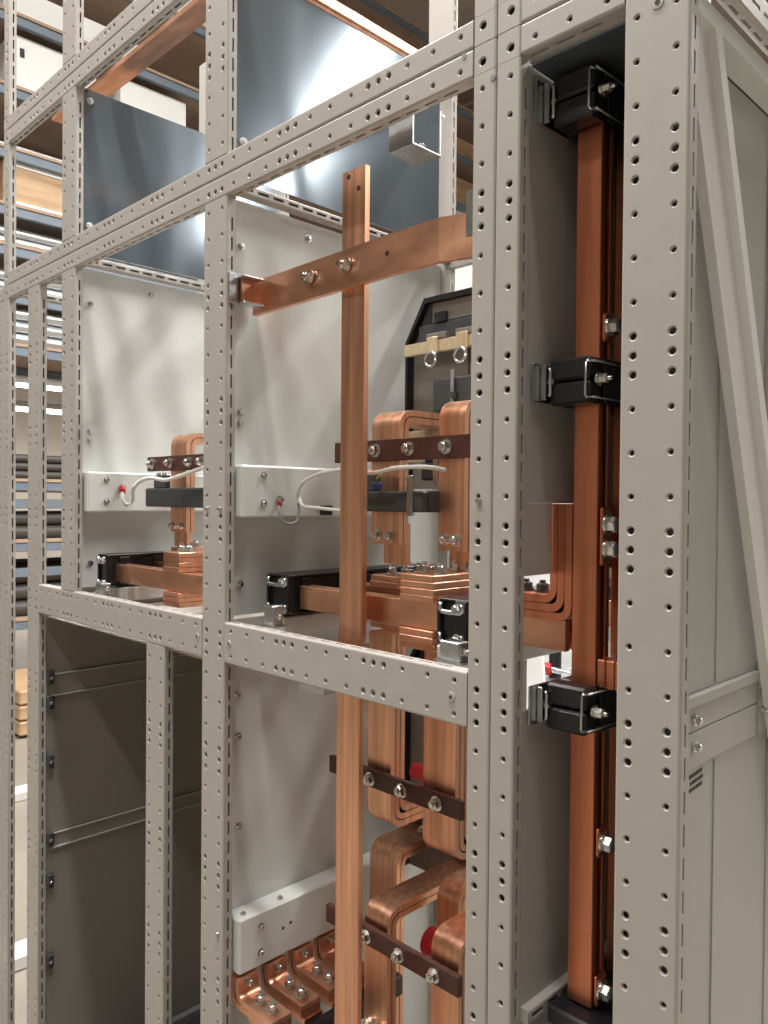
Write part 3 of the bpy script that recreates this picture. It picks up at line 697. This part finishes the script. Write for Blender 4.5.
# cables with lugs
def cable(pts, r, m, label, lug=None):
    P = [Vector(p) for p in pts]; out = []
    for i in range(len(P)-1):
        p0, p1, p2, p3 = P[max(i-1, 0)], P[i], P[i+1], P[min(i+2, len(P)-1)]
        for k in range(6):
            q = k/6; out.append(.5*((2*p1)+(p2-p0)*q+(2*p0-5*p1+4*p2-p3)*q*q+(3*p1-p0-3*p2+p3)*q**3))
    out.append(P[-1])
    t = thing('cable', label, 'cable', tuple(P[0]))
    MB().tube(out, r, 8).build('wire', m, t)
    if lug is not None:
        MB().tube(out[:4], r*1.7 if r > .003 else .0042, 8).build('sleeve', RED, t)
        MB().bolt(P[0]-X*.003, X, .006, .004).build('lug_screw', BOLT, t)
    return t
xr = P3+PXA+.027
q = lambda u, v, y: tuple(at(u, v, 'y', y))
def qx(u, v, x): return tuple(at(u, v, 'x', x))
cable([qx(280.5, 500, xr), qx(279, 512, xr+.01), qx(285, 523, xr+.016), qx(296, 522, xr+.018), qx(299, 512, xr+.014), q(298, 503, .13)], .0022, GREYC, 'thin grey wire with red lug on the rail, right section', lug=1)
cable([q(298, 502, .128), q(297, 496, .126), q(302, 484, .12), q(316, 475, .11), q(340, 470, .10), q(372, 473, .10), q(395, 468, .105), q(425, 467, .11), q(445, 470, .14)], .0034, WHITEC, 'white cable looping from the rail to the current transformer, right section')
cable([q(299, 498, .13), q(303, 506, .125), q(318, 508, .12), q(345, 511, .11)], .003, WHITEC, 'short white wire under the looped cable, right section')
xr1 = P2+PXA+.027
cable([qx(123, 487, xr1), qx(122, 498, xr1+.012), qx(127, 505, xr1+.018), qx(133, 500, xr1+.02), q(133, 490, .06), q(139, 482, .06), q(150, 478, .06), q(165, 480, .07), q(180, 476, .08), q(205, 467, .09)], .0042, WHITEC, 'white cable looping from the rail lug to the transformer, left section', lug=1)
single(MB().box(*[f(a, b) for a, b in (((P3+PXA+.0245), (P3+PXA+.030)),) for f in (lambda a, b: a, lambda a, b: b)], .195, .225, 1.522, 1.540, .002), 'cable_tie_mount', BLACK, 'small black cable tie mount on the right section rail', 'mount')
t = thing('plug', 'small blue and green wire connector on the transformer, right section', 'connector', q(378, 488, .125))
p = at(378, 486, 'y', .125); MB().box(p.x-.008, p.x+.008, .118, .129, p.z-.006, p.z+.006, .002).build('body', BLUE, t)
MB().tube([q(378, 484, .124), q(377, 478, .122), q(382, 473, .118)], .0018, 6).build('wire', mat('green_yellow', (0.45, 0.55, 0.12), .5, vary=.1), t)
# foot connectors at the bottom left of the right section
for k in range(4):
    y0 = .020+.062*k; zf = .680
    t = thing('foot_connector', ('nearest', 'second', 'third', 'rearmost')[k]+' angled copper connector with two bolts under the lower rail', 'connector', (-1.06, y0+.03, zf-.02), 'copper foot connectors')
    for j in range(2):
        MB().strap([(-1.141+.0125*j, zf+.045), (-1.141+.0125*j, zf+.0105*j), (-1.03, zf+.0105*j)], (0, y0, 0), X, Z, Y*.042, .010, .018).build('lamination', CU_X, t)
    MB().box(-1.10, -1.025, y0+.004, y0+.044, zf-.0165, zf-.006, .001).build('plate', CU_X, t)
    for x in (-1.088, -1.055): MB().bolt((x, y0+.022, zf+.016), Z, .009, .008, stud=.005).build('bolt', BOLT, t)
    MB().bolt((-1.123, y0+.021, zf+.036), X, .006, .006, stud=.004).build('bolt', BOLT, t)
single(MB().box(-1.02, -1.0, .03, .30, .635, .672, .002), 'lower_insulator', BLACK, 'dark insulating beam in front of the copper foot connectors', 'insulator')
# ------------------------------------------------------------------ riser bars in the end frame
YB = .075
xb0, xb1 = at(573, 512, 'y', YB).x, at(597.5, 512, 'y', YB).x
for i, (y, g) in enumerate(((YB, 0), (YB+.020, .0), (YB+.085, .004), (YB+.105, .004), (YB+.17, 0))):
    nm = ('front', 'second', 'third', 'fourth', 'rearmost')[i]
    single(MB().box(xb0+g, xb1+g, y, y+.010, .95, 2.056, .001), 'riser_bar', CU_SHADED, nm+' vertical copper riser bar inside the narrow end frame', 'busbar', 'riser bars in the end frame')
def riser_support(z0, z1, y0, label):
    t = thing('riser_support', label, 'insulator', ((xb0+xb1)/2, y0+.15, z0), 'black riser supports')
    a, b = xb0-.016, xb1+.005
    zm = (z0+z1)/2
    for q0, q1 in ((z0, zm-.0012), (zm+.0012, z1)): MB().box(a, b, y0, YB-.002, q0, q1, .003).build('front_block', BLACK, t)
    MB().box(a, xb0-.001, YB-.001, y0+.30, z0, z1, .002).build('side_block', BLACK, t)
    MB().box(xb1+.005, b+.003, YB-.001, y0+.30, z0, z1, .002).build('side_block', BLACK, t)
    # wire clip on the right corner
    xe_ = b+.0005
    MB().tube([(xe_+.002, y0+.012, z1-.006), (b-.003, y0-.001, z1-.006), (b-.004, y0-.002, z1-.008), (b-.004, y0-.002, z0+.008), (b-.003, y0-.001, z0+.006), (xe_+.002, y0+.012, z0+.006)], .0017, 6).build('wire_clip', ZINC, t)
    MB().tube([(b+.003, y0+.002, z1-.006), (b+.005, y0+.09, z1-.006)], .0012, 6).build('clip_arm', ZINC, t)
    MB().tube([(b+.003, y0+.002, z0+.006), (b+.005, y0+.09, z0+.006)], .0012, 6).build('clip_arm', ZINC, t)
    MB().bolt((b+.003, y0+.014, zm), X, .006, .009, stud=.006).build('clip_bolt', BOLT, t)
    # bracket to the partition on the left
    MB().box(-.5405, -.538, y0-.02, y0+.05, z0+.004, z1-.004, .001).build('bracket_plate', ZINC, t)
    MB().box(-.5375, a-.001, y0-.006, y0-.003, z0+.006, z1-.006, .001).build('bracket_tongue', ZINC, t)
    MB().tube([(a+.002, y0-.003, z1-.010), (a+.004, y0-.003, z1-.014), (a+.004, y0-.003, z0+.014), (a+.002, y0-.003, z0+.010)], .0022, 6).build('left_clip', ZINC, t)
    MB().cyl((a+.004, y0-.004, zm), (a+.004, y0+.004, zm), .004, 8).build('left_bolt', BOLT, t)
    return t
ysup = .045
riser_support(at(587, 402, 'y', ysup).z, at(587, 355, 'y', ysup).z, ysup, 'middle black riser support with wire clip in the end frame')
riser_support(at(587, 738, 'y', ysup).z, at(587, 690, 'y', ysup).z, ysup, 'lower black riser support with wire clip in the end frame')
riser_support(at(595, 112, 'y', ysup).z, at(595, 60, 'y', ysup).z, ysup, 'top black riser support below the end frame roof')
single(MB().box(xb0-.013, xb1+.04, .05, .40, .925, .948, .003), 'base_support', BLACK, 'ribbed black support under the feet of the riser bars', 'insulator')
# small plates with bolts on the riser sides
for u, v, n in ((606, 327, 1), (600, 537, 2), (597, 845, 1), (596, 993, 1)):
    p = at(u, v, 'x', xb1+.006)
    lab = {327: 'small copper lug with bolt above the middle riser support', 537: 'copper lug with two hex bolts at the middle of the risers', 845: 'small copper lug with bolt below the lower riser support', 993: 'copper lug with bolt at the foot of the risers'}[v]
    t = thing('riser_lug', lab, 'lug', (p.x, p.y, p.z-.02), 'lugs on the riser bars')
    hh = .016 if n == 1 else .034
    y = YB+.003
    MB().box(xb1+.001, xb1+.005, y, y+.022, p.z-hh, p.z+hh, .001).build('plate', CU_SHADED, t)
    MB().box(xb1+.0055, xb1+.008, y-.004, y+.018, p.z-hh, p.z+hh, .001).build('side_plate', CU_SHADED, t)
    for k in range(n):
        z = p.z+(0 if n == 1 else (.0145 if k == 0 else -.0145))
        MB().bolt((xb1+.008, y+.007, z), X, .0095, .009, stud=0).build('bolt', BOLT, t)
t = thing('spacer_block', 'set of copper spacer plates between the riser bars above the lower support', 'spacer', (xb1, YB+.05, 1.33))
zs = at(600, 690, 'y', YB).z+.002; ze = at(600, 660, 'y', YB).z
for k in range(3): MB().box(xb1+.001+.0115*k, xb1+.012+.0115*k, YB+.001, YB+.06, zs, ze, .001).build('plate', CU_SHADED, t)
# angled connectors from the main bars up to the risers
xq = at(570, 560, 'y', YB).x
t = thing('angle_connector', 'bent copper connector rising from the main bars beside the riser bars', 'connector', (-.56, .12, 1.403))
for k in range(3):
    MB().strap([(-.640, 1.4085+.0105*k), (xq-.006-.0105*k, 1.4085+.0105*k), (xq-.006-.0105*k, 1.5480)], (0, YB+.006, 0), X, Z, Y*.06, .0098, .014).build('lamination', CU_SHADED, t)
for x in (-.60, -.575): MB().bolt((x, YB+.03, 1.4355), Z, .008, .007, stud=.005).build('bolt', DGREY, t)
# ------------------------------------------------------------------ bars in the top chamber
single(MB().box(-2.05, -1.15, .073, .122, 2.515, 2.526, .001), 'busbar', CU_X, 'flat copper bar lying along the top chamber above the left dark plate', 'busbar')
single(MB().box(P3+.05, P3+.075, .05, .57, Z2-.026, Z2-.006, .001), 'edge_bar', CU_X, 'copper bar along the upper edge of the big dark steel plate', 'busbar')
# ------------------------------------------------------------------ brace leaning on the end cladding
t = thing('brace_profile', 'white folded metal profile leaning diagonally on the right end side', 'profile', (-.30, .40, .10))
A = at(711, 300, 'x', -.3665); Bq = at(737, 500, 'x', -.3665); d = (Bq-A).normalized()
A = A-d*((A.z-2.032)/d.z); B_ = A+d*1.7
ny = d.cross(X).normalized()
if ny.y < 0: ny = -ny
sec = [('side_flange', 0, 0, .010, 0), ('web', .0, .010, 0, .046), ('step', .046, .010, .010, 0), ('outer_web', .046, .020, 0, .016)]
for nm, oy, ox, wx, wy in sec:
    o = ny*oy+X*ox
    MB().prism([A+o, A+o+X*(wx or .0015)+ny*0, A+o+X*(wx or .0015)+ny*(wy or .0015), A+o+ny*(wy or .0015)], B_-A).build(nm, ALU, t)
# ------------------------------------------------------------------ storage rack and goods behind
RX = -6.0
LV = [.66, 1.05, 1.24, 1.56, 1.69, 2.68, 3.06, 3.40, 3.69, 4.10, 4.55, 5.08, 5.65, 6.2, 6.8]
t = thing('storage_rack', 'tall blue-grey storage rack with wooden shelf boards behind the frames', 'rack', (RX-.5, 5.0, 0))
UP = (0.6, 3.75, 7.4, 10.9)
for y in UP:
    for x in (RX-.04, RX-1.0):
        MB().box(x-.04, x+.04, y-.04, y+.04, 0, 7.2, .005).build('upright', RACKM, t)
for z in LV:
    for i in range(len(UP)-1):
        a, b = UP[i]+.042, UP[i+1]-.042
        MB().box(RX-.06, RX-.02, a, b, z-.09, z-.025, .004).build('beam', RACKM, t)
        MB().box(RX-1.02, RX-.98, a, b, z-.09, z-.025, .004).build('beam', RACKM, t)
        if z not in (1.56, 1.05): MB().box(RX-1.03, RX-.01, a, b, z-.024, z, .002).build('shelf_board', BOARD, t)
def goods_box(y0, y1, z0, h, m, label, name='box', depth=.5, cat='box', grp=None, trim=None, x=RX-.08, slot=False):
    t = thing(name, label, cat, (x-depth/2, (y0+y1)/2, z0), grp)
    MB().box(x-depth, x, y0, y1, z0, z0+h, .006).build('body', m, t)
    if trim:
        for z in (z0+.002, z0+h-.04): MB().box(x, x+.012, y0, y1, z, z+.036, .002).build('trim_strip', trim, t)
    if slot: MB().box(x, x+.004, y0+(y1-y0)*.1, y0+(y1-y0)*.15, z0+h*.62, z0+h*.78).build('handle_slot', INK, t)
    MB().box(x-depth+.02, x-.02, y0+.02, y1-.02, z0+h, z0+h+.006).build('lid', m, t)
    return t
goods_box(1.40, 2.05, 4.552, .40, WHITE, 'white box with a dark handle slot high on the storage rack', slot=True)
goods_box(2.25, 2.85, 4.552, .40, WHITE, 'white box on the high shelf seen above the left dark plate')
goods_box(2.95, 3.2, 4.552, .20, WHITE, 'low white box beside the middle post on the high shelf')
goods_box(1.35, 2.4, 3.692, .33, WOOD, 'plywood crate with white trim strips on the rack', name='crate', cat='crate', trim=WHITE)
goods_box(1.35, 2.4, 5.082, .22, WHITE, 'pale flat box on the upper shelf at the top left', depth=.8)
goods_box(2.5, 3.2, 5.652, .25, WHITE, 'white carton near the top of the rack')
goods_box(6.0, 6.9, 5.652, .20, WOOD, 'wooden crate on the high shelf right of the dark plate', name='crate', cat='crate')
goods_box(6.0, 7.0, 4.552, .45, WHITE, 'white carton right of the dark plate, lower shelf')
goods_box(6.2, 7.0, 5.082, .30, WOOD, 'plywood crate right of the dark plate, middle shelf', name='crate', cat='crate')
goods_box(7.6, 8.3, .662, .25, BOARD, 'brown carton on the rack seen beside the riser bars')
def pipes(y0, y1, z, n, r, m, label, name='pipe', cat='pipe', x=RX-.12, rows=1, grp=None):
    for q in range(rows):
        for k in range(n):
            zz = z+r+.001+q*2.05*r; xx = x-k*2.1*r
            o = single(MB().cyl((xx, y0+.04*((k*7+q*3) % 5), zz), (xx, y1-.05*((k*5+q) % 4), zz), r, 10), name, m, label+', '+('first', 'second', 'third', 'fourth', 'fifth', 'sixth')[k]+' from the aisle'+('' if rows == 1 else (' in the bottom row', ' in the second row', ' in the third row')[q]), cat, grp)
pipes(1.2, 3.2, 4.10, 5, .028, PIPE, 'steel tube above the plywood crate', grp='steel tubes above the crate', rows=1)
pipes(1.2, 3.2, 3.40, 5, .035, PIPE, 'steel tube below the plywood crate', grp='steel tubes below the crate', rows=2)
pipes(1.2, 3.2, 3.06, 5, .04, PIPE, 'steel tube above the distant lamps', grp='steel tubes above the lamps', rows=2)
pipes(1.2, 3.6, 2.68, 5, .045, PIPE, 'wide steel tube over the distant lamps', grp='wide steel tubes', rows=3)
pipes(1.2, 3.2, 1.69, 6, .03, DSTOCK, 'thin dark bar on the rack', name='steel_bar', cat='bar', grp='dark steel bars', rows=3)
pipes(1.2, 3.2, 1.24, 5, .05, DSTOCK, 'thick dark bar on the rack', name='steel_bar', cat='bar', grp='thick dark bars', rows=2)
pipes(1.2, 3.2, .66, 5, .06, DSTOCK, 'heavy dark bar, lowest rack shelf', name='steel_bar', cat='bar', grp='heavy dark bars', rows=3)
for k in range(5):
    goods_box(1.3+.32*k, 1.3+.32*k+.25, 1.592, .062, (BOARD, WOOD)[k % 2], ('brown', 'plywood')[k % 2]+' small parts box on the stock rack, %s from the left' % ('first', 'second', 'third', 'fourth', 'fifth')[k], name='parts_box', grp='small parts boxes')
for k in range(3):
    single(MB().box(-5.9, -5.2, 1.15, 2.9, .02+.10*k, .11+.10*k, .01), 'timber_beam', WOOD, ('lowest', 'middle', 'top')[k]+' yellowish timber beam stacked on the floor before the rack', 'timber', 'timber stack')
for k, v in enumerate((790, 950)):
    p = at(22, v, 'z', .04)
    single(MB().box(p.x-.05, p.x+.05, p.y-1.5, p.y+1.5, .0, .05, .006), 'floor_rail', WHITE, ('farther', 'nearer')[k]+' white rail lying on the pale floor at the left edge', 'rail')
# white cabinet standing behind the main frame
t = thing('white_cabinet', 'tall white sheet metal cabinet standing behind the right breaker section', 'cabinet', (-2.1, 1.8, 0))
MB().box(-2.75, -1.66, 1.53, 2.1, .06, 2.55, .006).build('body', WHITE, t)
MB().box(-2.72, -1.69, 1.58, 2.05, 0, .058).build('base', DGREY, t)
for a, b in ((-2.745, -2.21), (-2.20, -1.665)):
    d_ = MB().box(a, b, 1.512, 1.528, .08, 2.53, .003).build('door', WHITE, t)
    MB().box((b-.05) if a < -2.5 else (a+.03), (b-.03) if a < -2.5 else (a+.05), 1.49, 1.511, 1.1, 1.25, .004).build('handle', ZINC, d_)
# bench with tools seen beside the riser bars
t = thing('work_bench', 'grey work bench behind the end frame', 'bench', (-1.3, 1.5, 0))
MB().box(-1.62, -.7, 1.05, 1.95, .90, .94, .004).build('top', PIPE, t)
for x in (-1.59, -.73):
    for y in (1.08, 1.92): MB().box(x-.025, x+.025, y-.025, y+.025, 0, .899).build('leg', RACKM, t)
def on_bench(u, v): return at(u, v, 'z', .942)
p = on_bench(531, 690); single(MB().prism([(p.x-.06, p.y, .9405), (p.x+.05, p.y, .9405), (p.x, p.y+.05, 1.13), (p.x-.06, p.y+.05, 1.13)], (0, .012, 0)), 'paper_stand', WHITE, 'white folded card standing on the bench', 'card')
p = on_bench(541, 677); t = thing('hand_tool', 'red handled tool lying on the bench', 'tool', (p.x, p.y, .9405))
MB().cyl((p.x-.06, p.y, .97), (p.x+.03, p.y+.02, .97), .028, 12, .02).build('handle', RED, t)
MB().cyl((p.x+.03, p.y+.02, .97), (p.x+.10, p.y+.03, .965), .012, 8).build('shaft', BOLT, t)
p = on_bench(555, 676); t = thing('clamp_tool', 'black clamp standing on the bench beside the red tool', 'tool', (p.x, p.y, .9405))
MB().cyl((p.x, p.y, .9405), (p.x, p.y, 1.04), .022, 12).build('body', BLACK, t)
MB().box(p.x-.05, p.x+.05, p.y-.015, p.y+.015, 1.041, 1.065, .004).build('jaw', BLACK, t)
